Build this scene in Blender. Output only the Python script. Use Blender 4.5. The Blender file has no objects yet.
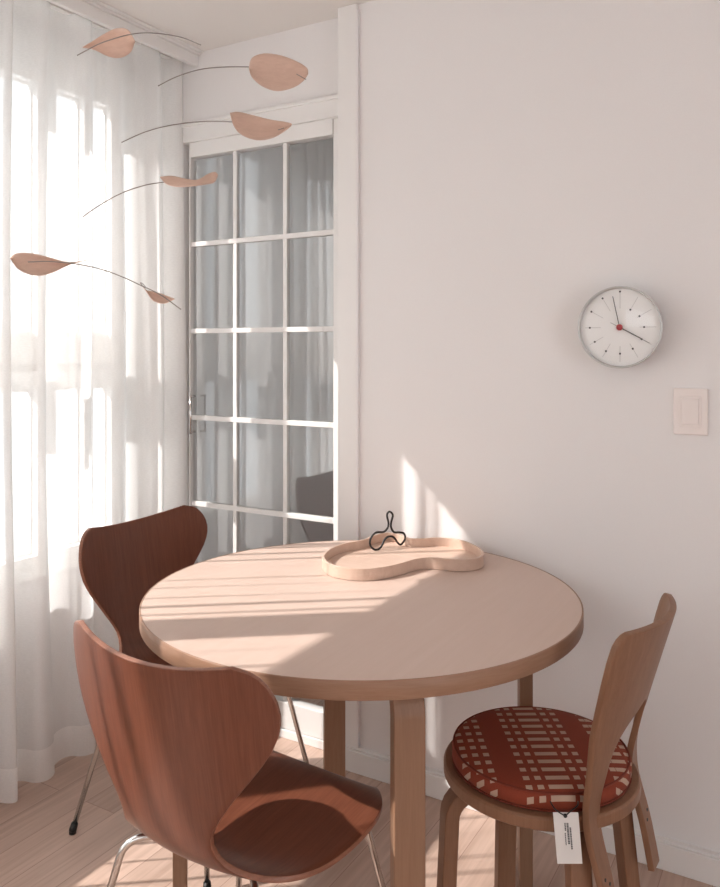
import bpy, bmesh, math, random
from mathutils import Vector, Matrix
random.seed(7)
PI = math.pi
sc = bpy.context.scene
col = sc.collection

# ------------------------------------------------------------------ camera
TH = math.radians(30.3); H = 1.308; F = 790.0; CX = 360.0; HY = 350.0
ST, CT = math.sin(TH), math.cos(TH)
cam = bpy.data.objects.new('camera', bpy.data.cameras.new('camera'))
col.objects.link(cam); sc.camera = cam
cam.location = (0, 0, H); cam.rotation_euler = (PI/2, 0, TH)
cam.data.sensor_fit = 'HORIZONTAL'; cam.data.sensor_width = 36
cam.data.lens = F/720*36
cam.data.shift_y = -(443.5-HY)/720
cam.data.clip_start = 0.02

def LD(l, d, z):                      # lateral / depth distances from the viewpoint -> world
    return Vector((-ST*d+CT*l, CT*d+ST*l, z))
def P(px, py, d):                     # point seen at (px, py), d metres away
    return LD((px-CX)/F*d, d, H+(HY-py)/F*d)
def PZ(px, py, z):                    # point at height z
    return P(px, py, (H-z)*F/(py-HY))

# ------------------------------------------------------------------ helpers
def setp(o, label=None, cat=None, group=None, kind=None):
    if label: o['label'] = label
    if cat: o['category'] = cat
    if group: o['group'] = group
    if kind: o['kind'] = kind
    return o
def empty(name, loc=(0, 0, 0), rz=0, parent=None):
    o = bpy.data.objects.new(name, None); col.objects.link(o)
    o.location = loc; o.rotation_euler = (0, 0, rz); o.empty_display_size = .05
    o.parent = parent
    return o
def link(name, bm, mats, parent=None, smooth=False, loc=None, bevel=0, segs=2, recalc=True):
    if recalc: bmesh.ops.recalc_face_normals(bm, faces=bm.faces[:])
    me = bpy.data.meshes.new(name); bm.to_mesh(me); bm.free()
    if not isinstance(mats, (list, tuple)): mats = [mats]
    for m in mats: me.materials.append(m)
    if smooth:
        for p in me.polygons: p.use_smooth = True
    o = bpy.data.objects.new(name, me); col.objects.link(o); o.parent = parent
    if loc: o.location = loc
    if bevel:
        b = o.modifiers.new('bevel', 'BEVEL'); b.width = bevel; b.segments = segs
        b.limit_method = 'ANGLE'; b.angle_limit = math.radians(40)
        for p in me.polygons: p.use_smooth = True
        w = o.modifiers.new('wn', 'WEIGHTED_NORMAL'); w.keep_sharp = True
    return o
def box(bm, x0, x1, y0, y1, z0, z1, mi=0):
    vs = [bm.verts.new((x, y, z)) for x in (x0, x1) for y in (y0, y1) for z in (z0, z1)]
    for f in ((0,1,3,2),(4,6,7,5),(0,4,5,1),(2,3,7,6),(0,2,6,4),(1,5,7,3)):
        fc = bm.faces.new([vs[i] for i in f]); fc.material_index = mi
def catmull(pts, n=6):
    pts = [Vector(p) for p in pts]; out = []
    ext = [pts[0]*2-pts[1]]+pts+[pts[-1]*2-pts[-2]]
    for i in range(1, len(ext)-2):
        a, b, c, d = ext[i-1:i+3]
        for k in range(n):
            t = k/n
            out.append(.5*((2*b)+(-a+c)*t+(2*a-5*b+4*c-d)*t*t+(-a+3*b-3*c+d)*t**3))
    out.append(pts[-1]); return out
def closed_catmull(pts, n=6):
    pts = [Vector(p) for p in pts]; out = []; m = len(pts)
    for i in range(m):
        a, b, c, d = pts[i-1], pts[i], pts[(i+1)%m], pts[(i+2)%m]
        for k in range(n):
            t = k/n
            out.append(.5*((2*b)+(-a+c)*t+(2*a-5*b+4*c-d)*t*t+(-a+3*b-3*c+d)*t**3))
    return out
def tube(bm, pts, r, seg=10, closed=False, radii=None):
    pts = [Vector(p) for p in pts]; n = len(pts); rings = []
    up = None
    for i, p in enumerate(pts):
        if closed: t = (pts[(i+1)%n]-pts[i-1]).normalized()
        else: t = (pts[min(i+1, n-1)]-pts[max(i-1, 0)]).normalized()
        if up is None:
            up = t.orthogonal().normalized()
        up = (up-t*up.dot(t)).normalized()
        w = t.cross(up)
        rr = radii[i] if radii else r
        rings.append([bm.verts.new(p+(up*math.cos(a)+w*math.sin(a))*rr) for a in [2*PI*k/seg for k in range(seg)]])
    for i in range(n if closed else n-1):
        A, B = rings[i], rings[(i+1)%n]
        for k in range(seg):
            bm.faces.new((A[k], A[(k+1)%seg], B[(k+1)%seg], B[k]))
    if not closed:
        bm.faces.new(rings[0][::-1]); bm.faces.new(rings[-1])
def lathe(bm, prof, seg=64, axis='z', mi=None):
    rings = []
    for r, z in prof:
        if r < 1e-6:
            rings.append([bm.verts.new((0, 0, z))])
        else:
            rings.append([bm.verts.new((r*math.cos(2*PI*k/seg), r*math.sin(2*PI*k/seg), z)) for k in range(seg)])
    for i in range(len(prof)-1):
        A, B = rings[i], rings[i+1]
        for k in range(seg):
            k2 = (k+1) % seg
            if len(A) == 1 and len(B) == 1: continue
            if len(A) == 1: f = bm.faces.new((A[0], B[k], B[k2]))
            elif len(B) == 1: f = bm.faces.new((A[k], A[k2], B[0]))
            else: f = bm.faces.new((A[k], A[k2], B[k2], B[k]))
            if mi: f.material_index = mi[i]
def lerp(tbl, t):
    if t <= tbl[0][0]: return tbl[0][1]
    for (a, va), (b, vb) in zip(tbl, tbl[1:]):
        if t <= b: return va+(vb-va)*(t-a)/(b-a)
    return tbl[-1][1]
def smooth_tbl(tbl, t):               # catmull through a table
    xs = [a for a, _ in tbl]
    if t <= xs[0]: return tbl[0][1]
    if t >= xs[-1]: return tbl[-1][1]
    i = max(k for k in range(len(xs)) if xs[k] <= t)
    i = min(i, len(xs)-2)
    x0, x1 = xs[i], xs[i+1]; u = (t-x0)/(x1-x0)
    def v(k): return tbl[max(0, min(len(tbl)-1, k))]
    def slope(k):
        a, b = v(k-1), v(k+1)
        return (b[1]-a[1])/(b[0]-a[0]) if b[0] != a[0] else 0
    m0, m1 = slope(i)*(x1-x0), slope(i+1)*(x1-x0)
    p0, p1 = tbl[i][1], tbl[i+1][1]
    return (2*u**3-3*u*u+1)*p0+(u**3-2*u*u+u)*m0+(-2*u**3+3*u*u)*p1+(u**3-u*u)*m1

# ------------------------------------------------------------------ materials
def mat(name):
    m = bpy.data.materials.new(name); m.use_nodes = True
    nt = m.node_tree; b = nt.nodes['Principled BSDF']
    return m, nt, b
def N(nt, typ, **kw):
    n = nt.nodes.new(typ)
    for k, v in kw.items():
        if k in n.inputs: n.inputs[k].default_value = v
        else: setattr(n, k, v)
    return n
def plain(name, c, rough=.5, metal=0, noise=0, spec=.5, bump=0, bscale=300):
    m, nt, b = mat(name)
    b.inputs['Base Color'].default_value = (*c, 1)
    b.inputs['Roughness'].default_value = rough; b.inputs['Metallic'].default_value = metal
    b.inputs['Specular IOR Level'].default_value = spec
    tc = N(nt, 'ShaderNodeTexCoord')
    nz = N(nt, 'ShaderNodeTexNoise'); nz.inputs['Scale'].default_value = bscale
    nt.links.new(tc.outputs['Object'], nz.inputs['Vector'])
    if noise:
        hs = N(nt, 'ShaderNodeMix', data_type='RGBA')
        hs.inputs[6].default_value = (*[x*(1-noise) for x in c], 1); hs.inputs[7].default_value = (*[min(1, x*(1+noise)) for x in c], 1)
        nt.links.new(nz.outputs['Fac'], hs.inputs[0]); nt.links.new(hs.outputs[2], b.inputs['Base Color'])
    if bump:
        bp = N(nt, 'ShaderNodeBump'); bp.inputs['Strength'].default_value = bump; bp.inputs['Distance'].default_value = .001
        nt.links.new(nz.outputs['Fac'], bp.inputs['Height']); nt.links.new(bp.outputs['Normal'], b.inputs['Normal'])
    return m
def wood(name, c1, c2, stretch=(60, 3, 3), rough=.45, contrast=(.35, .65), rot=0, fine=.35):
    m, nt, b = mat(name)
    tc = N(nt, 'ShaderNodeTexCoord'); mp = N(nt, 'ShaderNodeMapping')
    mp.inputs['Scale'].default_value = stretch; mp.inputs['Rotation'].default_value = (0, 0, rot)
    n1 = N(nt, 'ShaderNodeTexNoise'); n1.inputs['Scale'].default_value = 1.0; n1.inputs['Detail'].default_value = 5; n1.inputs['Distortion'].default_value = .6
    mp2 = N(nt, 'ShaderNodeMapping'); mp2.inputs['Scale'].default_value = tuple(s*5 for s in stretch); mp2.inputs['Rotation'].default_value = (0, 0, rot)
    n2 = N(nt, 'ShaderNodeTexNoise'); n2.inputs['Scale'].default_value = 1.0; n2.inputs['Detail'].default_value = 3
    L = nt.links.new
    L(tc.outputs['Object'], mp.inputs['Vector']); L(mp.outputs['Vector'], n1.inputs['Vector'])
    L(tc.outputs['Object'], mp2.inputs['Vector']); L(mp2.outputs['Vector'], n2.inputs['Vector'])
    mx = N(nt, 'ShaderNodeMix', data_type='FLOAT'); mx.inputs[0].default_value = fine
    L(n1.outputs['Fac'], mx.inputs[2]); L(n2.outputs['Fac'], mx.inputs[3])
    cr = N(nt, 'ShaderNodeValToRGB')
    cr.color_ramp.elements[0].position = contrast[0]; cr.color_ramp.elements[0].color = (*c2, 1)
    cr.color_ramp.elements[1].position = contrast[1]; cr.color_ramp.elements[1].color = (*c1, 1)
    L(mx.outputs[0], cr.inputs['Fac']); L(cr.outputs['Color'], b.inputs['Base Color'])
    b.inputs['Roughness'].default_value = rough; b.inputs['Specular IOR Level'].default_value = .35
    bp = N(nt, 'ShaderNodeBump'); bp.inputs['Strength'].default_value = .06; bp.inputs['Distance'].default_value = .001
    L(mx.outputs[0], bp.inputs['Height']); L(bp.outputs['Normal'], b.inputs['Normal'])
    return m

M = {}
M['wall'] = plain('wall_paint', (.83, .81, .805), .75, noise=.015, bump=.15, bscale=220)
M['ceiling'] = plain('ceiling_paint', (.80, .765, .735), .85, noise=.01)
M['white'] = plain('white_trim', (.84, .825, .81), .4)
M['frame'] = plain('white_window_frame', (.86, .85, .83), .35)
M['exterior'] = plain('dark_corridor', (.82, .82, .82), .7)
M['birch'] = wood('birch_top', (.65, .50, .43), (.62, .47, .395), (70, 3, 60), .42, (.3, .7), rot=.45)
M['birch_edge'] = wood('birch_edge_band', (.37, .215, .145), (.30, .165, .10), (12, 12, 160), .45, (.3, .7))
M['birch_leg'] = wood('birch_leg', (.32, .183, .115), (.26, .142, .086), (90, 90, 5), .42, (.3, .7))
M['chair_birch'] = wood('chair_birch', (.285, .148, .088), (.22, .108, .060), (60, 60, 5), .42, (.3, .7))
M['walnut'] = wood('brown_veneer', (.19, .066, .037), (.13, .041, .023), (90, 4, 4), .33, (.32, .66), fine=.5)
M['walnut_edge'] = wood('brown_veneer_edge', (.30, .13, .08), (.22, .09, .055), (60, 60, 200), .35)
M['tray'] = wood('tray_wood', (.68, .51, .42), (.60, .43, .34), (8, 80, 40), .38, (.3, .7))
M['leaf'] = wood('leaf_veneer', (.74, .53, .43), (.64, .44, .35), (30, 30, 120), .5, (.3, .7))
M['chrome'] = plain('chrome', (.72, .70, .68), .14, 1)
M['wire'] = plain('steel_wire', (.30, .27, .25), .35, .8)
M['thread'] = plain('nylon_thread', (.8, .8, .8), .3)
M['black'] = plain('black_plastic', (.012, .012, .012), .35)
M['black_iron'] = plain('black_iron', (.012, .010, .010), .5)
M['dial'] = plain('dial_white', (.88, .88, .87), .5)
M['clock_case'] = plain('clock_case', (.60, .60, .59), .3, .35)
M['marker'] = plain('dial_marks', (.04, .04, .04), .5)
M['marker_grey'] = plain('dial_lines', (.66, .66, .65), .5)
M['hand'] = plain('hand_grey', (.10, .10, .10), .4)
M['red'] = plain('red_cap', (.42, .02, .03), .4)
M['switch'] = plain('switch_plastic', (.86, .79, .76), .35)
M['tag'] = plain('tag_paper', (.74, .72, .70), .7)
M['print'] = plain('tag_print', (.10, .10, .10), .7)

# floor planks, running along Y
m, nt, b = mat('oak_planks'); L = nt.links.new
tc = N(nt, 'ShaderNodeTexCoord'); mp = N(nt, 'ShaderNodeMapping'); mp.inputs['Rotation'].default_value = (0, 0, PI/2)
L(tc.outputs['Object'], mp.inputs['Vector'])
br = N(nt, 'ShaderNodeTexBrick'); br.offset = .37; br.offset_frequency = 2
br.inputs['Scale'].default_value = 1; br.inputs['Brick Width'].default_value = 1.15; br.inputs['Row Height'].default_value = .115
br.inputs['Mortar Size'].default_value = .0011; br.inputs['Mortar Smooth'].default_value = .3
br.inputs['Color1'].default_value = (0, 0, 0, 1); br.inputs['Color2'].default_value = (1, 1, 1, 1); br.inputs['Mortar'].default_value = (.5, .5, .5, 1)
L(mp.outputs['Vector'], br.inputs['Vector'])
mg = N(nt, 'ShaderNodeMapping'); mg.inputs['Scale'].default_value = (55, 2.5, 1); L(tc.outputs['Object'], mg.inputs['Vector'])
ng = N(nt, 'ShaderNodeTexNoise'); ng.inputs['Scale'].default_value = 1; ng.inputs['Detail'].default_value = 6; ng.inputs['Distortion'].default_value = .8
ad = N(nt, 'ShaderNodeVectorMath', operation='MULTIPLY_ADD'); ad.inputs[1].default_value = (9, 9, 9)
L(br.outputs['Color'], ad.inputs[0]); L(mg.outputs['Vector'], ad.inputs[2]); L(ad.outputs[0], ng.inputs['Vector'])
cr = N(nt, 'ShaderNodeValToRGB'); cr.color_ramp.elements[0].position = .3; cr.color_ramp.elements[1].position = .7
cr.color_ramp.elements[0].color = (.48, .335, .265, 1); cr.color_ramp.elements[1].color = (.62, .455, .375, 1)
L(ng.outputs['Fac'], cr.inputs['Fac'])
sp = N(nt, 'ShaderNodeMix', data_type='RGBA', blend_type='MULTIPLY'); sp.inputs[0].default_value = 1
pr = N(nt, 'ShaderNodeValToRGB'); pr.color_ramp.elements[0].color = (.86, .84, .83, 1); pr.color_ramp.elements[1].color = (1.08, 1.08, 1.08, 1)
L(br.outputs['Color'], pr.inputs['Fac']); L(cr.outputs['Color'], sp.inputs[6]); L(pr.outputs['Color'], sp.inputs[7])
gm = N(nt, 'ShaderNodeMix', data_type='RGBA'); gm.inputs[7].default_value = (.34, .21, .165, 1)
L(br.outputs['Fac'], gm.inputs[0]); L(sp.outputs[2], gm.inputs[6]); L(gm.outputs[2], b.inputs['Base Color'])
b.inputs['Roughness'].default_value = .38
M['floor'] = m

# sheer curtain cloth
def sheer(name, transp, trans, c):
    m = bpy.data.materials.new(name); m.use_nodes = True; nt = m.node_tree; nt.nodes.clear(); L = nt.links.new
    out = N(nt, 'ShaderNodeOutputMaterial'); T = N(nt, 'ShaderNodeBsdfTransparent'); T.inputs[0].default_value = (1, .985, .97, 1)
    D = N(nt, 'ShaderNodeBsdfDiffuse'); D.inputs[0].default_value = (*c, 1)
    R = N(nt, 'ShaderNodeBsdfTranslucent'); R.inputs[0].default_value = (*c, 1)
    a = N(nt, 'ShaderNodeMixShader'); a.inputs[0].default_value = trans; L(D.outputs[0], a.inputs[1]); L(R.outputs[0], a.inputs[2])
    k = N(nt, 'ShaderNodeMixShader'); L(a.outputs[0], k.inputs[1]); L(T.outputs[0], k.inputs[2])
    tc = N(nt, 'ShaderNodeTexCoord'); mp = N(nt, 'ShaderNodeMapping'); mp.inputs['Scale'].default_value = (0, 260, 260)
    nz = N(nt, 'ShaderNodeTexNoise'); nz.inputs['Scale'].default_value = 1
    mr = N(nt, 'ShaderNodeMapRange'); mr.inputs[3].default_value = transp-.06; mr.inputs[4].default_value = transp+.06
    L(tc.outputs['Object'], mp.inputs['Vector']); L(mp.outputs['Vector'], nz.inputs['Vector']); L(nz.outputs['Fac'], mr.inputs[0]); L(mr.outputs[0], k.inputs[0])
    L(k.outputs[0], out.inputs[0]); return m
M['sheer'] = sheer('sheer_voile', .31, .24, (.90, .895, .89))
M['hem'] = sheer('sheer_hem', .22, .45, (.95, .94, .93))

def glass(name, refl, tint, rough=0.0, fres=1.45):
    m = bpy.data.materials.new(name); m.use_nodes = True; nt = m.node_tree; nt.nodes.clear(); L = nt.links.new
    out = N(nt, 'ShaderNodeOutputMaterial'); T = N(nt, 'ShaderNodeBsdfTransparent'); T.inputs[0].default_value = (*tint, 1)
    G = N(nt, 'ShaderNodeBsdfGlossy'); G.inputs['Roughness'].default_value = rough
    fr = N(nt, 'ShaderNodeFresnel'); fr.inputs[0].default_value = fres
    ad = N(nt, 'ShaderNodeMath', operation='ADD'); ad.inputs[1].default_value = refl; ad.use_clamp = True
    L(fr.outputs[0], ad.inputs[0])
    ge = N(nt, 'ShaderNodeNewGeometry'); iv = N(nt, 'ShaderNodeMath', operation='SUBTRACT'); iv.inputs[0].default_value = 1; L(ge.outputs['Backfacing'], iv.inputs[1])
    mu = N(nt, 'ShaderNodeMath', operation='MULTIPLY'); L(ad.outputs[0], mu.inputs[0]); L(iv.outputs[0], mu.inputs[1])
    k = N(nt, 'ShaderNodeMixShader'); L(mu.outputs[0], k.inputs[0]); L(T.outputs[0], k.inputs[1]); L(G.outputs[0], k.inputs[2])
    L(k.outputs[0], out.inputs[0]); return m
M['glass'] = glass('window_glass', 0, (.96, .97, .97))
M['door_glass'] = glass('door_glass', .22, (.92, .93, .93), .05)
M['lens'] = glass('clock_glass', .0, (.98, .98, .98))

# cushion weave
m, nt, b = mat('rust_weave'); L = nt.links.new
tc = N(nt, 'ShaderNodeTexCoord'); sx = N(nt, 'ShaderNodeSeparateXYZ'); L(tc.outputs['Object'], sx.inputs[0])
def math_(op, a, bb=None, c=None):
    n = N(nt, 'ShaderNodeMath', operation=op)
    for i, v in enumerate((a, bb, c)):
        if v is None: continue
        if isinstance(v, (int, float)): n.inputs[i].default_value = v
        else: L(v, n.inputs[i])
    return n.outputs[0]
xx, yy, zz = sx.outputs
PER = .0295
row = math_('LESS_THAN', math_('ABSOLUTE', math_('SUBTRACT', math_('FRACT', math_('DIVIDE', math_('ADD', math_('ADD', yy, zz), 2.0), PER)), .5)), .22)
cols = None
for c0, w in ((0, .046), (.038, .012), (.060, .012), (-.038, .012), (-.060, .012), (-.122, .012), (-.144, .012), (-.166, .012), (.118, .012), (.140, .03), (.168, .012)):
    k = math_('LESS_THAN', math_('ABSOLUTE', math_('SUBTRACT', xx, c0)), w/2)
    cols = k if cols is None else math_('MAXIMUM', cols, k)
fac = math_('MULTIPLY', row, cols)
nz = N(nt, 'ShaderNodeTexNoise'); nz.inputs['Scale'].default_value = 900; L(tc.outputs['Object'], nz.inputs['Vector'])
base = N(nt, 'ShaderNodeMix', data_type='RGBA'); base.inputs[6].default_value = (.19, .030, .012, 1); base.inputs[7].default_value = (.29, .052, .022, 1)
L(nz.outputs['Fac'], base.inputs[0])
mx = N(nt, 'ShaderNodeMix', data_type='RGBA'); mx.inputs[7].default_value = (.52, .36, .27, 1); L(fac, mx.inputs[0]); L(base.outputs[2], mx.inputs[6])
L(mx.outputs[2], b.inputs['Base Color']); b.inputs['Roughness'].default_value = .9
bp = N(nt, 'ShaderNodeBump'); bp.inputs['Strength'].default_value = .3; bp.inputs['Distance'].default_value = .001; L(nz.outputs['Fac'], bp.inputs['Height']); L(bp.outputs['Normal'], b.inputs['Normal'])
M['weave'] = m

# ------------------------------------------------------------------ room shell
YB = 2.123; YD = 2.174; ZC = 2.385; XW = -2.2
XT0 = -1.30                                # left edge of the casing (world x)
X1, Y0 = 2.6, -2.6
def struct(name, bm, m, **k):
    return setp(link(name, bm, m, **k), kind='structure')
bm = bmesh.new(); box(bm, -2.45, X1+.1, Y0-.1, 3.2, -.1, 0); struct('floor', bm, M['floor'])
bm = bmesh.new(); box(bm, -2.45, X1+.1, Y0-.1, 3.2, ZC, ZC+.1); struct('ceiling', bm, M['ceiling'])
bm = bmesh.new(); box(bm, X1, X1+.1, Y0-.1, -1.2, 0, ZC); box(bm, X1, X1+.1, .3, 2.3, 0, ZC); box(bm, X1, X1+.1, -1.2, .3, 1.9, ZC); struct('wall_right', bm, M['wall'])  # opening in this unseen wall is added to let in fill light
bm = bmesh.new(); box(bm, -2.45, -1.2, Y0-.1, Y0, 0, ZC); box(bm, .6, X1, Y0-.1, Y0, 0, ZC); box(bm, -1.2, .6, Y0-.1, Y0, 2.15, ZC); box(bm, -1.2, .6, Y0-.1, Y0, 0, 1.5)  # unseen rear wall, its high gap made up for extra fill light
struct('wall_rear', bm, M['wall'])

def XY_at(px, Y):                          # world x of image column px on plane y = Y
    u = (px-CX)/F; t = Y/(CT+ST*u); return (-ST+CT*u)*t
xe = XY_at(358.5, YB)                      # right edge of casing
xc = XY_at(337.5, YB-.012)                 # left edge
bm = bmesh.new()
box(bm, xe, X1, YB, YB+.15, 0, ZC)         # the clock wall
struct('wall_back', bm, M['wall'])
bm = bmesh.new()                            # the set back wall over the door and beside it
box(bm, -2.45, xe, YD, YD+.12, 2.126, ZC)
box(bm, -2.45, XY_at(189, YD)-.03, YD, YD+.12, 0, 2.126)
struct('wall_far', bm, M['wall'])
bm = bmesh.new(); box(bm, xc, xe, YB-.012, YD+.12, 0, ZC); struct('trim_1', bm, M['white'], bevel=.003)
bm = bmesh.new(); box(bm, xe-.001, xe+.004, YB-.012, YB+.01, .07, ZC-.02); 
struct('trim_2', bm, M['wall'])
bm = bmesh.new()                            # head casing over the glazed door
box(bm, -2.2, xc, YD-.012, YD+.05, 2.062, 2.122); box(bm, -2.2, xc, YD-.02, YD+.05, 2.118, 2.130)
struct('trim_3', bm, M['white'], bevel=.002)
bm = bmesh.new()
box(bm, xc-.002, X1, YB-.024, YB, 0, .066); box(bm, xc-.002, X1, YB-.017, YB, .066, .072)
struct('baseboard_back', bm, M['white'], bevel=.002)
# curtain pocket fascia
bm = bmesh.new(); box(bm, -1.965, -1.947, Y0, YD, 2.333, ZC)
box(bm, -1.947, -1.935, Y0, YD, 2.372, ZC); box(bm, -1.935, -1.92, Y0, YD, 2.380, ZC)
struct('trim_4', bm, M['white'], bevel=.002)

# passage behind the glazed door
bm = bmesh.new(); box(bm, -2.45, X1, 3.1, 3.2, 0, ZC); struct('wall_passage', bm, M['exterior'])

# left wall with windows
bm = bmesh.new()
box(bm, -2.262, XW-.02, Y0-.1, 2.3, 2.34, ZC); box(bm, -2.262, XW, Y0-.1, 2.3, 0, .575)
box(bm, -2.262, XW-.005, 2.165, 2.3, .575, 2.34)
box(bm, -2.262, XW, 2.3, 3.2, 0, ZC)
struct('wall_left', bm, M['wall'])
bm = bmesh.new(); box(bm, -2.262, XW+.03, Y0, YD, .575, .60); struct('trim_5', bm, M['frame'], bevel=.003)

def window(idx, y0, y1, posts):
    """one glazed unit between y0 and y1; posts = list of (y0, y1)"""
    w = empty('window_%d' % idx, (XW, y0, .6)); w['kind'] = 'structure'
    o = Vector((XW, y0, .6))
    def bx(bm, a, b_, c, d, e, f): box(bm, a-o.x, b_-o.x, c-o.y, d-o.y, e-o.z, f-o.z)
    bm = bmesh.new()
    xa, xb = -2.262, XW
    bx(bm, xa, xb, y0, y1, 2.18, 2.34); bx(bm, xa, xb, y0, y1, .6, .64)
    bx(bm, xa, xb, y0, y1, 1.18, 1.24); bx(bm, xa, xb-.02, y0, y1, 1.24, 1.367); bx(bm, xa, xb+.008, y0, y1, 1.262, 1.274)
    link('window_frame', bm, M['frame'], w, bevel=.003)
    edges = []
    for a, b_ in posts:
        thin = b_-a < .03
        bm = bmesh.new(); bx(bm, -2.25 if thin else xa, -2.23 if thin else xb-.002, a, b_, .64, 2.18); link('mullion', bm, M['frame'], w, bevel=.003); edges.append((a, b_))
    edges.sort()
    for (a, b_), (c, d) in zip(edges, edges[1:]):
        if c-b_ < .03: continue
        for z0, z1 in ((.64, 1.18), (1.367, 2.18)):
            bm = bmesh.new(); bx(bm, -2.242, -2.238, b_-.003, c+.003, z0-.003, z1+.003); link('pane', bm, M['glass'], w)
            bm = bmesh.new()
            for q in ((b_, b_+.005, z0, z1), (c-.005, c, z0, z1), (b_+.005, c-.005, z0, z0+.008), (b_+.005, c-.005, z1-.008, z1)):
                bx(bm, -2.248, -2.232, q[0], q[1], q[2], q[3])
            link('sash_bead', bm, M['frame'], w)
    return w
window(1, 1.33, 2.17, [(1.33, 1.46), (1.69, 1.764), (1.879, 1.918), (2.0, 2.17)])
window(2, .31, 1.33, [(.31, .42), (1.192, 1.200), (1.29, 1.33)])
window(3, -.9, .31, [(-.9, -.8), (-.20, -.06), (.295, .31)])  # unseen middle post added to keep sun off the near chair's back
window(4, -2.6, -.9, [(-2.6, -2.45), (-1.75, -1.70), (-1.0, -.9)])

# ------------------------------------------------------------------ glazed door
D0 = Vector((XY_at(189, YD), YD, 0))
door = empty('door_1', D0); door['kind'] = 'structure'
def dbx(bm, x0, x1, y0, y1, z0, z1): box(bm, x0-D0.x, x1-D0.x, y0, y1, z0, z1)
YG = .018
gx = [XY_at(p, YD+YG) for p in (193.5, 236.5, 286.5, 335.5)]
gz = [.119, .434, .749, 1.062, 1.377, 1.693, 2.009]
bm = bmesh.new()
dbx(bm, D0.x, gx[0], 0, .04, .01, 2.062); dbx(bm, gx[3], xc+.03, .004, .04, .01, 2.062)
dbx(bm, gx[0], gx[3], 0, .04, 2.009, 2.062); dbx(bm, gx[0], gx[3], 0, .04, .03, .119)
link('door_frame', bm, M['white'], door, bevel=.002)
bm = bmesh.new(); dbx(bm, D0.x-.02, xc+.03, -.005, .05, 0, .028); link('door_sill', bm, M['white'], door, bevel=.002)
bm = bmesh.new()
for x in gx[1:3]: dbx(bm, x-.008, x+.008, .008, .03, .119, 2.009)
for z in gz[1:-1]: dbx(bm, gx[0], gx[3], .006, .028, z-.0085, z+.0085)
link('muntin', bm, M['white'], door, bevel=.0015)
for i in range(3):
    for j in range(6):
        bm = bmesh.new(); dbx(bm, gx[i]+(.008 if i else 0), gx[i+1]-(.008 if i < 2 else 0), .017, .021, gz[j]+.0085, gz[j+1]-.0085)
        link('pane', bm, M['door_glass'], door)
hx = XY_at(189.5, YD-.02)
bm = bmesh.new()
tube(bm, [(hx-D0.x+.006, -.022, z) for z in (1.005, 1.145)], .0045, 10)
for z in (1.01, 1.14): tube(bm, [(hx-D0.x+.006, .002, z), (hx-D0.x+.006, -.022, z)], .004, 8)
link('door_handle', bm, M['chrome'], door, smooth=True)

# ------------------------------------------------------------------ curtain
bm = bmesh.new(); bh = bmesh.new()
ys = []; y = 2.166
while y > Y0+.05:
    ys.append(y); y -= .0045
wob = [(random.uniform(.8, 1.2), random.uniform(0, 6.28), random.uniform(.6, 1.15)) for _ in range(60)]
def curtain_x(y, z):
    t = (2.17-y)/.134 if y > 1.25 else .92/.134+.35+(1.25-y)/.088
    ph = 2*PI*(t+.18*math.sin(t*.9+.7)+.10*math.sin(t*2.3)) + .5*math.sin(z*1.3+t*.6)
    k = int(t) % 60; a0 = wob[k][2]; a1 = wob[(k+1) % 60][2]; u = t-int(t)
    a = a0*(1-u)+a1*u
    s = math.sin(ph)
    s = math.copysign(abs(s)**(.6 if y > 1.25 else .9), s)
    return -2.040+((.046 if y > 1.25 else .043)*a*(1.0-.18*z/2.3))*s+.006*math.sin(t*5.1+z*2.0)
zs = [.018+(2.375-.018)*i/22 for i in range(23)]
HEM = .115
def sheet(b_, zl):
    rows = [[b_.verts.new((curtain_x(y, z), y+.004*math.sin(z*2.2+y*9), z)) for y in ys] for z in zl]
    for A, B in zip(rows, rows[1:]):
        for i in range(len(ys)-1): b_.faces.new((A[i], A[i+1], B[i+1], B[i]))
cur = empty('sheer_curtain', (-2.05, .9, 0))
setp(cur, 'floor-length sheer white pleated curtain drawn across the window wall', 'curtain')
sheet(bm, [HEM]+[z for z in zs if z > HEM+.02]); sheet(bh, [.018, .05, .085, HEM])
for o in (link('curtain_cloth', bm, M['sheer'], None, smooth=True, recalc=False), link('hem', bh, M['hem'], None, smooth=True, recalc=False)):
    o.parent = cur; o.matrix_parent_inverse = Matrix.Translation((2.05, -.9, 0))
bm = bmesh.new(); box(bm, -.012, .012, -3.4, 1.25, 2.366, ZC); link('curtain_rail', bm, M['white'], cur)

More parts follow.
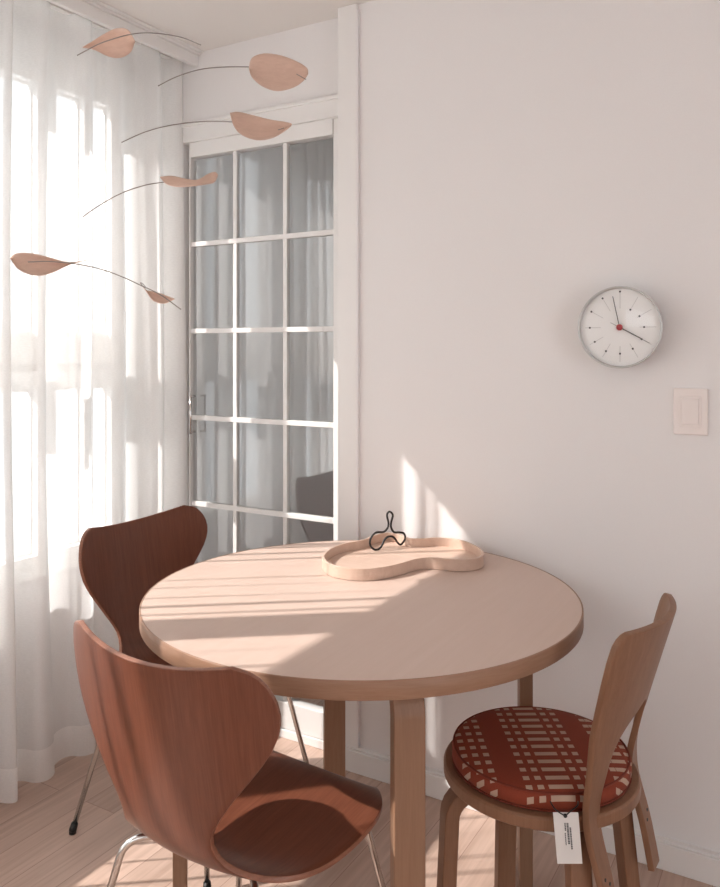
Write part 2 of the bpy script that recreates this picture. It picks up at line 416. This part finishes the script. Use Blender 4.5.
# ------------------------------------------------------------------ round table
TC = LD(.003, 1.857, 0); TR = .503; TZ = .74; TT = .034
tab = empty('round_table', TC, math.radians(0))
setp(tab, 'round pale birch dining table with flat bent legs, in the middle of the room corner', 'table')
bm = bmesh.new(); lathe(bm, [(0, TZ), (TR-.004, TZ), (TR-.0035, TZ-.001), (TR-.0035, TZ-TT+.003), (0, TZ-TT+.003)], 128)
link('tabletop', bm, M['birch'], tab, smooth=False)
bm = bmesh.new(); lathe(bm, [(TR-.0035, TZ+.0003), (TR-.001, TZ+.0003), (TR, TZ-.001), (TR, TZ-TT+.001), (TR-.001, TZ-TT), (TR-.0035, TZ-TT)], 128)
o = link('edge_band', bm, M['birch_edge'], tab, smooth=True)
def blade(bm, path, w, t):
    """rectangular section: path in (r, z), thickness t across the path, width w along local y"""
    n = len(path); L_, R_ = [], []
    for i, (r, z) in enumerate(path):
        a = path[max(i-1, 0)]; c = path[min(i+1, n-1)]
        d = Vector((c[0]-a[0], c[1]-a[1])).normalized(); nn = Vector((-d.y, d.x))*t/2
        L_.append((r+nn.x, z+nn.y)); R_.append((r-nn.x, z-nn.y))
    rows = []
    for l, q in zip(L_, R_):
        rows.append([bm.verts.new((l[0], -w/2, l[1])), bm.verts.new((l[0], w/2, l[1])), bm.verts.new((q[0], w/2, q[1])), bm.verts.new((q[0], -w/2, q[1]))])
    for A, B in zip(rows, rows[1:]):
        for k in range(4): bm.faces.new((A[k], A[(k+1) % 4], B[(k+1) % 4], B[k]))
    bm.faces.new(rows[0]); bm.faces.new(rows[-1][::-1])
def lpath(r_in, r_out, z_top, R, foot=0.0):
    p = [(r_in, z_top), (r_out-R, z_top)]
    for k in range(1, 7):
        a = PI/2*k/6; p.append((r_out-R+R*math.sin(a), z_top-R+R*math.cos(a)))
    p.append((r_out+foot, 0)); return p
for k in range(4):
    a = math.atan2(-.742, .670)+k*PI/2 + (0, .02, -.02, 0)[k]
    bm = bmesh.new(); blade(bm, lpath(.18, .415, TZ-TT-.0165, .055), .060, .032)
    if k == 1: bmesh.ops.rotate(bm, verts=bm.verts, cent=(.415, 0, 0), matrix=Matrix.Rotation(-.33, 3, 'Z'))
    bmesh.ops.rotate(bm, verts=bm.verts, cent=(0, 0, 0), matrix=Matrix.Rotation(a, 3, 'Z'))
    link('leg', bm, M['birch_leg'], tab, bevel=.003)

# ------------------------------------------------------------------ moulded shell chair (two of them)
PROF = [(0, .208, .394), (.035, .198, .419), (.08, .166, .430), (.16, .100, .427), (.26, .005, .418), (.36, -.090, .411), (.43, -.152, .422),
        (.475, -.187, .446), (.515, -.207, .480), (.58, -.225, .540), (.67, -.244, .636), (.76, -.261, .736), (.82, -.274, .812)]
WID = [(0, .15), (.02, .168), (.06, .194), (.12, .224), (.20, .239), (.30, .233), (.38, .205), (.43, .173), (.475, .133), (.52, .112), (.56, .117), (.62, .160), (.67, .205), (.71, .236), (.745, .250), (.775, .248), (.80, .232), (.813, .212), (.82, .185)]
CUP = [(0, -.004), (.12, .006), (.30, .012), (.42, .025), (.50, .040), (.60, .042), (.72, .050), (.82, .056)]
SP, SW, SC = [(a, (b_, c)) for a, b_, c in PROF], WID, CUP
def shell_pt(s, u):
    y = smooth_tbl([(a, b_) for a, b_, _ in PROF], s); z = smooth_tbl([(a, c) for a, _, c in PROF], s)
    e = .004; y2 = smooth_tbl([(a, b_) for a, b_, _ in PROF], min(.82, s+e)); z2 = smooth_tbl([(a, c) for a, _, c in PROF], min(.82, s+e))
    y1 = smooth_tbl([(a, b_) for a, b_, _ in PROF], max(0, s-e)); z1 = smooth_tbl([(a, c) for a, _, c in PROF], max(0, s-e))
    t = Vector((y2-y1, z2-z1)).normalized(); n = Vector((t.y, -t.x)); n = n if n.y > 0 or n.x > 0 else -n
    w = lerp(WID, s) if s < .03 else smooth_tbl(WID, s)
    c = smooth_tbl(CUP, s)
    x = w*u
    off = c*(abs(x)/.23)**2
    # top edge dips in the middle, seat front edge rounds
    d = 0
    if s > .66: d = -.012*((s-.66)/.16)**2*(1-u*u)
    if s < .2: d = -.018*((.2-s)/.2)**2*(u*u)*-1
    return Vector((x, y+n.x*off+t.x*d, z+n.y*off+t.y*d))
SV = [0, .004, .010, .02, .035, .05, .07]+[.09+.02*i for i in range(33)]+[.745, .76, .775, .787, .797, .806, .813, .8175, .82]
SV = sorted(set(round(v, 4) for v in SV if v <= .82))
def shell_chair(name):
    root = empty(name)
    bm = bmesh.new(); nu = 22
    rows = [[bm.verts.new(shell_pt(s, -1+2*i/nu)) for i in range(nu+1)] for s in SV]
    for A, B in zip(rows, rows[1:]):
        for i in range(nu): bm.faces.new((A[i], A[i+1], B[i+1], B[i]))
    o = link('seat_shell', bm, [M['walnut'], M['walnut_edge']], root, smooth=True, recalc=True)
    so = o.modifiers.new('solid', 'SOLIDIFY'); so.thickness = .010; so.offset = 0; so.material_offset_rim = 1
    bv = o.modifiers.new('bevel', 'BEVEL'); bv.width = .002; bv.segments = 2; bv.limit_method = 'ANGLE'; bv.angle_limit = math.radians(50)
    # leg frame
    bm = bmesh.new(); lathe(bm, [(0, .413), (.052, .412), (.056, .405), (.056, .382), (.045, .376), (0, .376)], 32)
    link('hub_cover', bm, M['black'], root, smooth=True, bevel=.002)
    for sx_ in (-1, 1):
        for sy in (-1, 1):
            zt = .388
            hip = (sx_*.165, .155 if sy > 0 else -.155, zt+.006 if sy > 0 else zt+.004)
            foot = (sx_*.232, .225 if sy > 0 else -.245, .022)
            h = Vector(hip); f = Vector(foot); dwn = (f-h).normalized(); inn = (h-Vector((sx_*.02, sy*.02, zt-.005))).normalized()
            pts = [Vector((sx_*.02, sy*.02, zt-.005)), h-inn*.045]
            for k in range(1, 8):
                t = k/8; p0, p1, p2 = h-inn*.045, h+inn*.004, h+dwn*.045
                pts.append(p0*(1-t)**2+p1*2*t*(1-t)+p2*t*t)
            pts += [h+dwn*.045, f]
            bm = bmesh.new(); tube(bm, pts, .007, 14)
            lg = link('leg', bm, M['chrome'], root, smooth=True)
            bm = bmesh.new(); tube(bm, [f-dwn*.006, f+dwn*.012, f+dwn*.016], .0105, 14, radii=[.009, .0105, .0095])
            lathe_pts = Vector((f.x+dwn.x*.014, f.y+dwn.y*.014, 0))
            tube(bm, [lathe_pts+Vector((0, 0, .012)), lathe_pts], .0095, 14)
            ft = link('foot', bm, M['black'], lg, smooth=True)
            # rubber stop between leg and seat
            q = Vector((sx_*.098, sy*.085, 0)); bm = bmesh.new()
            box(bm, q.x-.011, q.x+.011, q.y-.014, q.y+.014, .398, .420 if sy > 0 else .412)
            link('rubber_stop', bm, M['black'], root, bevel=.003)
    return root
def copy_tree(o, parent=None):
    c = o.copy(); col.objects.link(c)
    if parent: c.parent = parent
    for ch in list(o.children): copy_tree(ch, c)
    return c
near = shell_chair('shell_chair')
setp(near, 'brown veneer shell chair seen from behind, nearest, with chrome legs', 'chair', 'moulded shell chairs at the table')
far = copy_tree(near)
setp(far, 'brown veneer shell chair by the sheer curtain, farther from the viewer, its front showing', 'chair')
near.location = LD(-.217, 1.520, 0); near.rotation_euler = (0, 0, math.radians(-4))
far.location = LD(-.445, 2.215, 0); far.rotation_euler = (0, 0, math.radians(-90))

# ------------------------------------------------------------------ bentwood chair with cushion
SCN = LD(.378, 1.662, 0); fdir = math.radians(175)
ch = empty('bentwood_chair', SCN, fdir-PI/2)
setp(ch, 'birch chair with round seat and bentwood back, right of the table by the wall', 'chair')
SR = .201
bm = bmesh.new(); lathe(bm, [(0, .44), (SR-.004, .44), (SR, .436), (SR, .417), (SR-.004, .413), (0, .413)], 96)
link('seat', bm, M['chair_birch'], ch, smooth=False, bevel=.001)
for sx_, sy, foot in ((-1, 1, .016), (1, 1, .016), (-1, -1, .04), (1, -1, .04)):
    bm = bmesh.new(); blade(bm, lpath(.06, .196 if sy > 0 else .182, .3965, .05, foot), .044, .031)
    a = math.atan2(sy, sx_)
    bmesh.ops.rotate(bm, verts=bm.verts, cent=(0, 0, 0), matrix=Matrix.Rotation(a, 3, 'Z'))
    link('leg', bm, M['chair_birch'], ch, bevel=.004)
# back: bent panel with arch cut
ZT = .80
def back_yz(z, x):
    # x across, y behind
    ys_ = smooth_tbl([(.20, -.205), (.32, -.184), (.41, -.162), (.46, -.160), (.52, -.172), (.62, -.195), (.80, -.243)], z)
    cv = lerp([(.2, .0), (.45, .01), (.60, .040), (.79, .050)], z)
    return ys_-.0+cv*((x/.168)**2)-lerp([(.2, 0), (.45, .0), (.6, .012), (.79, .018)], z)
Wd = [(.20, .150), (.40, .150), (.50, .152), (.60, .160), (.70, .165), (.745, .166), (.775, .164), (.788, .159), (.796, .152), (.80, .142)]
bm = bmesh.new(); zr = [.230+.0125*i for i in range(41)]+[.745, .757, .768, .776, .783, .788, .792, .796, .7985, .80]
zr = sorted(set(round(z, 4) for z in zr if z <= .80))
AZ = .622
nc = 10
for sgn in (-1, 1):
    rows = []
    for z in zr:
        W = lerp(Wd, z)
        if z >= AZ: I = 0
        else:
            full = W-lerp([(.2, .044), (.42, .048), (.52, .056)], z)
            k = min(1, (AZ-z)/.11); I = full*math.sqrt(max(0, 1-(1-k)**2))
        rows.append([bm.verts.new((sgn*(I+(W-I)*i/nc), back_yz(z, I+(W-I)*i/nc), z)) for i in range(nc+1)])
    for A, B in zip(rows, rows[1:]):
        for i in range(nc): bm.faces.new((A[i], A[i+1], B[i+1], B[i]))
bmesh.ops.remove_doubles(bm, verts=bm.verts, dist=.0001)
o = link('backrest', bm, M['chair_birch'], ch, smooth=True)
so = o.modifiers.new('solid', 'SOLIDIFY'); so.thickness = .013; so.offset = 0
bv = o.modifiers.new('bevel', 'BEVEL'); bv.width = .0025; bv.segments = 2; bv.limit_method = 'ANGLE'; bv.angle_limit = math.radians(50)
for sgn in (-1, 1):
    for dx, z in ((-.008, .325), (.006, .338)):
        bm = bmesh.new(); x = sgn*(.13+dx); y = back_yz(z, abs(x))-.0065
        tube(bm, [(x, y+.002, z), (x, y-.0015, z)], .0032, 12); link('screw', bm, M['marker'], ch, smooth=True)

cu = None
bm = bmesh.new(); CR = .183
prof = [(0, .4405), (CR-.012, .4405), (CR-.003, .444), (CR, .450), (CR, .468), (CR-.004, .475), (CR-.012, .4795), (CR-.04, .483), (0, .486)]
lathe(bm, prof, 96)
cu = link('seat_cushion', bm, M['weave'], None, smooth=True)
cu.location = SCN+Vector((0, 0, 0)); cu.rotation_euler = (0, 0, TH+math.radians(1))
setp(cu, 'round rust red seat cushion with beige dashes on the bentwood chair', 'cushion')
bm = bmesh.new()
for z in (.4435, .4755):
    rr = CR-.0015 if z < .46 else CR-.0035
    tube(bm, [(rr*math.cos(2*PI*k/96), rr*math.sin(2*PI*k/96), z) for k in range(96)], .0022, 8, closed=True)
link('piping', bm, plain('rust_piping', (.17, .028, .012), .9), cu, smooth=True)

# hang tag
tp = P(564, 812, 1.435)
tg = empty('hang_tag', tp, TH)
setp(tg, 'small white hang tag on a black string below the cushion front', 'tag')
bm = bmesh.new()
w_, h_ = .0235, .094
vs = [(-.020, -.001), (.026, -.001), (.0335, -h_), (-.0120, -h_)]
f0 = [bm.verts.new((x, 0, z)) for x, z in vs]; f1 = [bm.verts.new((x, .0012, z)) for x, z in vs]
bm.faces.new(f0); bm.faces.new(f1[::-1])
for i in range(4): bm.faces.new((f0[i], f0[(i+1) % 4], f1[(i+1) % 4], f1[i]))
link('card', bm, M['tag'], tg)
bm = bmesh.new(); random.seed(3)
for j, (x, z0, z1, wd) in enumerate(((.0000, -.020, -.034, .0024), (.0045, -.020, -.056, .0034), (.0090, -.028, -.066, .0028), (-.0010, -.038, -.060, .0018))):
    z = z0
    while z > z1:
        d = random.uniform(.0012, .003)
        k = (0-z)*.085
        box(bm, x+k-wd/2, x+k+wd/2, -.0005, 0, z-d, z); z -= d+.0009
link('printed_text', bm, M['print'], tg)
bm = bmesh.new()
tube(bm, catmull([(.002, -.002, -.006), (-.008, -.003, .000), (-.018, -.002, .008), (-.022, .012, .012)], 6), .0012, 8)
tube(bm, catmull([(.002, -.002, -.006), (.012, -.003, .004), (.026, .006, .008), (.030, .016, .010)], 6), .0012, 8)
tube(bm, [(.002, -.0025, -.006), (.002, .003, -.006)], .0035, 12)
link('string', bm, M['black'], tg, smooth=True)

# ------------------------------------------------------------------ tray on the table
rim_px = [(322, 556), (330, 548), (345, 542.6), (362, 539.6), (375, 534.5), (388, 532.3), (400, 534.2), (409, 537.6), (419, 538.2), (434, 537.3), (452, 538.0), (469, 542.0), (481, 548.5), (484, 554), (477, 558.2), (462, 559.6), (446, 558.8), (431, 557.4), (417, 558.6), (403, 562.6), (386, 566.4), (366, 568.8), (346, 567.6), (329, 563.6)]
RZ = TZ+.031
rim = [PZ(x, y_, RZ) for x, y_ in rim_px]
tcn = sum(rim, Vector())/len(rim); tcn.z = TZ
ol = closed_catmull([p-Vector((tcn.x, tcn.y, p.z)) for p in rim], 5)
def inset(pl, d):
    out = []; n = len(pl)
    for i in range(n):
        t = (pl[(i+1) % n]-pl[i-1]).normalized(); nn = Vector((-t.y, t.x, 0))
        out.append(pl[i]+nn*d)
    return out
area = sum(ol[i-1].x*ol[i].y-ol[i].x*ol[i-1].y for i in range(len(ol)))
if area < 0: ol = ol[::-1]
tr = empty('wooden_tray', tcn); setp(tr, 'pale wooden peanut-shaped tray with raised rim on the round table', 'tray')
inn = inset(ol, .0065)
bm = bmesh.new(); n = len(ol)
levels = [(ol, .0005), (ol, .031), (inn, .031), (inn, .006)]
rings = [[bm.verts.new((p.x, p.y, z)) for p in pl] for pl, z in levels]
for A, B in zip(rings, rings[1:]):
    for i in range(n): bm.faces.new((A[i], A[(i+1) % n], B[(i+1) % n], B[i]))
for i in range(n): bm.faces.new((rings[-1][i], rings[-1][(i+1) % n], rings[0][(i+1) % n], rings[0][i]))
o = link('tray_rim', bm, M['tray'], tr, bevel=.0012)
bm = bmesh.new(); a = [bm.verts.new((p.x, p.y, .007)) for p in inset(ol, .005)]; b2 = [bm.verts.new((p.x, p.y, .001)) for p in inset(ol, .005)]
bm.faces.new(a); bm.faces.new(b2[::-1])
for i in range(n): bm.faces.new((a[i], a[(i+1) % n], b2[(i+1) % n], b2[i]))
link('tray_base', bm, M['tray'], tr)

# black three-lobed ornament standing in the tray
pts = [(389.5, 507.5), (387, 511), (388.5, 519), (387.5, 524), (383.5, 527.8), (376, 528.4), (370.8, 534), (370.3, 541), (374.8, 545.4), (380.5, 543.5), (385, 535), (389.5, 532.3), (394, 533.5), (398.5, 539.5), (401.5, 540), (405, 534.5), (404, 529.5), (399.5, 528.2), (394, 528), (391.2, 523.5), (391.2, 518), (392.8, 511)]
base = P(376, 546.5, 2.215)
dep = lambda px, py: 2.205+(px-372)*.0018
wp = [P(x, y_, dep(x, y_)) for x, y_ in pts]
low = min(p.z for p in wp)-.0022-(TZ+.0075)
wp = [p-Vector((0, 0, low)) for p in wp]
oc = Vector((sum(p.x for p in wp)/len(wp), sum(p.y for p in wp)/len(wp), TZ+.007))
bm = bmesh.new(); tube(bm, closed_catmull([p-oc for p in wp], 5), .0030, 10, closed=True)
o = link('wire_ornament', bm, M['black_iron'], None, smooth=True, loc=oc)
setp(o, 'small black three-lobed loop ornament standing in the wooden tray', 'ornament')

# ------------------------------------------------------------------ wall clock
ck = empty('wall_clock', (0, 0, 0))
CY = YB-.058
u = (619.5-CX)/F; t = CY/(CT+ST*u); cxw = (-ST+CT*u)*t; czw = H+(HY-327.3)/F*t
ck.location = (cxw, YB, czw); ck.rotation_euler = (PI/2, 0, 0)   # local z points into the room
setp(ck, 'round white wall clock with thin hands and red centre on the wall', 'clock')
CRD = .1045
bm = bmesh.new(); lathe(bm, [(0, .001), (.045, .001), (.055, .012), (.085, .036), (.0985, .050), (CRD, .060), (CRD, .064), (CRD-.0025, .0655), (CRD-.0045, .063), (CRD-.006, .054)], 96)
link('case', bm, M['clock_case'], ck, smooth=True)
bm = bmesh.new(); lathe(bm, [(0, .0520), (CRD-.005, .0520), (CRD-.005, .049), (0, .049)], 96); link('dial', bm, M['dial'], ck)
bm = bmesh.new(); lathe(bm, [(0, .0705), (.06, .069), (.09, .0655), (CRD-.004, .0625)], 96); link('clock_glass', bm, M['lens'], ck, smooth=True)
def radial(bm, ang, r0, r1, w, z, th=.0006):
    d = Vector((math.sin(ang), math.cos(ang), 0)); s_ = Vector((d.y, -d.x, 0))*w/2
    vs = []
    for zz_ in (z, z+th):
        for p in (d*r0-s_, d*r0+s_, d*r1+s_, d*r1-s_): vs.append(bm.verts.new((p.x, p.y, zz_)))
    for f in ((0,1,2,3),(7,6,5,4),(0,4,5,1),(1,5,6,2),(2,6,7,3),(3,7,4,0)): bm.faces.new([vs[i] for i in f])
for k in range(12):
    bm = bmesh.new(); radial(bm, k*PI/6, .048, .088, .0016 if k % 3 else .002, .0518); link('hour_line', bm, M['marker_grey'], ck)
for k, r in ((0, .091), (1, .051), (2, .055), (3, .059), (4, .061), (5, .063), (6, .067), (7, .070), (8, .073), (9, .076), (10, .083), (11, .087)):
    bm = bmesh.new(); radial(bm, k*PI/6, r-.0022, r+.0022, .0045, .0522); link('hour_mark', bm, M['marker'], ck)
bm = bmesh.new(); radial(bm, math.radians(119), -.0, .064, .0028, .0560, .0008); link('hour_hand', bm, M['hand'], ck)
bm = bmesh.new(); radial(bm, math.radians(-12), -.0, .081, .0020, .0575, .0008); link('minute_hand', bm, M['hand'], ck)
bm = bmesh.new(); radial(bm, math.radians(119), -.025, .083, .0009, .0592, .0005); link('second_hand', bm, M['hand'], ck)
bm = bmesh.new(); lathe(bm, [(0, .0625), (.0065, .0622), (.008, .0605), (.008, .0565), (0, .0565)], 24); link('centre_cap', bm, M['red'], ck, smooth=True)

# ------------------------------------------------------------------ light switch
def wallpt(px, py, Y):
    u = (px-CX)/F; t = Y/(CT+ST*u); return Vector(((-ST+CT*u)*t, Y, H+(HY-py)/F*t))
a = wallpt(673, 388, YB-.010); b_ = wallpt(708, 436, YB-.010)
sw = empty('light_switch', ((a.x+b_.x)/2, YB, (a.z+b_.z)/2))
setp(sw, 'square white wall switch plate with single rocker, below the clock', 'switch')
hw, hh = (b_.x-a.x)/2, (a.z-b_.z)/2
bm = bmesh.new(); box(bm, -hw, hw, -.009, 0, -hh, hh); link('plate', bm, M['switch'], sw, bevel=.003, segs=3)
bm = bmesh.new(); box(bm, -hw*.62, hw*.62, -.0115, -.006, -hh*.66, hh*.66); link('inner_frame', bm, M['switch'], sw, bevel=.0015)
bm = bmesh.new(); box(bm, -hw*.50, hw*.50, -.0145, -.008, -hh*.56, hh*.56); link('rocker', bm, M['switch'], sw, bevel=.002)

# ------------------------------------------------------------------ hanging mobile
MD = 1.85
mo = empty('leaf_mobile', P(150, 34, MD)); morg = mo.location.copy()
setp(mo, 'hanging mobile of curved veneer leaves on thin steel arms in the room corner', 'mobile')
def leaf(top, bot, dt, db, bulge, label=None):
    """top / bot edge points in (px, py), with distances dt / db (tables along the leaf)"""
    T = catmull([Vector((x, y_, 0)) for x, y_ in top], 6); B = catmull([Vector((x, y_, 0)) for x, y_ in bot], 6)
    n = 24
    def at(pl, s):
        k = s*(len(pl)-1); i = min(int(k), len(pl)-2); return pl[i].lerp(pl[i+1], k-i)
    bm = bmesh.new(); m_ = 8; rows = []
    for i in range(n+1):
        s = i/n; a, c = at(T, s), at(B, s)
        row = []
        for j in range(m_+1):
            v = j/m_; q = a.lerp(c, v)
            d = lerp(dt, s)*(1-v)+lerp(db, s)*v + bulge*(4*v*(1-v))*math.sin(PI*min(1, max(0, s)))
            row.append(bm.verts.new(P(q.x, q.y, d)-morg))
        rows.append(row)
    for A, Bq in zip(rows, rows[1:]):
        for j in range(m_): bm.faces.new((A[j], A[j+1], Bq[j+1], Bq[j]))
    bmesh.ops.remove_doubles(bm, verts=bm.verts, dist=.0003)
    o = link('leaf', bm, M['leaf'], mo, smooth=True)
    so = o.modifiers.new('solid', 'SOLIDIFY'); so.thickness = .0012; so.offset = 0
    return o
D = MD
leaf([(82, 47.5), (93, 41), (104, 34), (117, 28.3), (128, 30), (135, 41.5)], [(82, 47.5), (95, 50), (107, 56), (119, 58), (130, 53), (135, 41.5)], [(0, D+.02), (1, D-.03)], [(0, D+.02), (1, D+.03)], .012)
leaf([(249, 68), (252, 58), (264, 53.5), (281, 55.5), (297, 61.5), (307, 68), (308, 74)], [(249, 68), (252, 77), (262, 86), (277, 91), (293, 87.5), (303, 81), (308, 74)], [(0, D), (1, D)], [(0, D-.05), (1, D-.02)], .012)
leaf([(230, 113), (238, 112), (252, 115), (270, 119.5), (283, 121.5), (291, 123.5), (291, 126)], [(230, 113), (234, 126), (242, 135), (257, 140), (272, 138), (284, 131.5), (291, 126)], [(0, D), (1, D+.01)], [(0, D-.05), (1, D-.02)], .012)
leaf([(160, 177), (172, 176), (184, 178.5), (197, 180), (208, 174), (215, 172), (218, 175)], [(160, 177), (167, 184.5), (180, 187), (193, 186), (204, 184.5), (214, 182.5), (218, 175)], [(0, D), (.5, D-.02), (.75, D+.05), (1, D+.02)], [(0, D-.01), (.5, D-.06), (.75, D-.05), (1, D)], .0)
leaf([(10, 258), (16, 253.5), (30, 253), (48, 257), (64, 261.5), (76, 262.0), (86, 260.2)], [(10, 258), (17, 268), (28, 274), (42, 275.5), (56, 271), (70, 264.5), (86, 260.2)], [(0, D-.01), (1, D)], [(0, D-.05), (1, D)], .02)
leaf([(140, 283), (146, 290), (155, 291.8), (165, 295), (175, 299)], [(140, 283), (146, 291), (153, 300.5), (164, 303.5), (175, 299)], [(0, D), (1, D)], [(0, D-.03), (1, D)], .008)
def arm(pxs, d0=D, r=.0013):
    bm = bmesh.new(); tube(bm, [p-morg for p in catmull([P(x, y_, d0+(k-len(pxs)/2)*.0) for k, (x, y_) in enumerate(pxs)], 8)], r, 8)
    link('arm', bm, M['wire'], mo, smooth=True)
arm([(77, 55.5), (90, 48.5), (104, 42), (130, 34.5), (152, 33), (180, 37), (201, 45)], D-.035)
arm([(158, 86), (176, 77), (200, 69.5), (226, 67), (259, 67)])
arm([(121.5, 142.5), (145, 132), (172, 125), (204, 121.5), (237, 122)])
arm([(82.5, 217), (100, 205), (122, 193), (148, 184.5), (176, 181)])
arm([(28, 262), (50, 261.5), (76, 264), (102, 269.5), (125, 278), (142, 286), (160, 294.5), (181, 309.5)], D-.03)
def pin(x0, y0_, x1, y1_, d0=D-.04):
    bm = bmesh.new(); tube(bm, [P(x0, y0_, d0)-morg, P(x1, y1_, d0)-morg], .0009, 8); link('arm_tip', bm, M['wire'], mo, smooth=True)
pin(296.5, 74, 306, 79.5); pin(278, 130, 284, 128)
bm = bmesh.new(); tube(bm, closed_catmull([P(x, y_, D-.03)-morg for x, y_ in ((140.5, 282.5), (142, 285.5), (144, 287.5), (146, 288), (144, 285))], 4), .0009, 6, closed=True)
link('wire_loop', bm, M['wire'], mo, smooth=True)
for x, ya, yb in ((150, -98, 33), (201, 45, 69.5), (158, 86, 128), (121.5, 142.5, 193), (82.5, 217, 264.5)):
    bm = bmesh.new(); tube(bm, [P(x, ya, D-.01)-morg, P(x, yb, D-.01)-morg], .00014, 6)
    link('thread', bm, M['thread'], mo, smooth=True)

# ------------------------------------------------------------------ neighbouring building, added to dim the view through the panes
nb = empty('building', (-9, 3, 0)); setp(nb, 'pale neighbouring building added outside to dim the view through the sheer curtain', 'building')
bm = bmesh.new(); box(bm, -1.5, 0, -9, 14, -6, 6.3); link('facade', bm, plain('facade_render', (.62, .62, .62), .8, noise=.05, bscale=3), nb)
bm = bmesh.new(); box(bm, -1.6, .12, -9.1, 14.1, 6.3, 6.45); link('roof_edge', bm, M['white'], nb)

# ------------------------------------------------------------------ light
w = bpy.data.worlds.new('world'); sc.world = w; w.use_nodes = True
bg = w.node_tree.nodes['Background']; bg.inputs[0].default_value = (.90, .955, 1.0, 1); bg.inputs[1].default_value = 1.75
sl = bpy.data.lights.new('sun', 'SUN'); sl.energy = 8.9; sl.angle = math.radians(.6); sl.color = (1, .94, .90)
so_ = bpy.data.objects.new('sun', sl); col.objects.link(so_)
el = math.radians(39.1); az = Vector((.795, .606, 0)).normalized()
dirv = Vector((az.x*math.cos(el), az.y*math.cos(el), -math.sin(el)))
so_.rotation_euler = dirv.to_track_quat('-Z', 'Y').to_euler(); so_.location = (-5, -2, 5)
for y0, y1 in ((-2.55, -.05), (0, 2.15)):
    pl = bpy.data.lights.new('portal', 'AREA'); pl.shape = 'RECTANGLE'; pl.size = 1.7; pl.size_y = y1-y0; pl.cycles.is_portal = True
    po = bpy.data.objects.new('portal', pl); col.objects.link(po); po.location = (-2.42, (y0+y1)/2, 1.42); po.rotation_euler = (0, -PI/2, 0)

sc.view_settings.view_transform = 'Standard'; sc.view_settings.look = 'None'; sc.view_settings.gamma = 1
sc.view_settings.exposure = 1.10; sc.view_settings.use_curve_mapping = False
cy = sc.cycles
cy.use_denoising = True; cy.max_bounces = 10; cy.diffuse_bounces = 6; cy.transparent_max_bounces = 24; cy.transmission_bounces = 8
cy.sample_clamp_indirect = 6; cy.caustics_reflective = False; cy.caustics_refractive = False
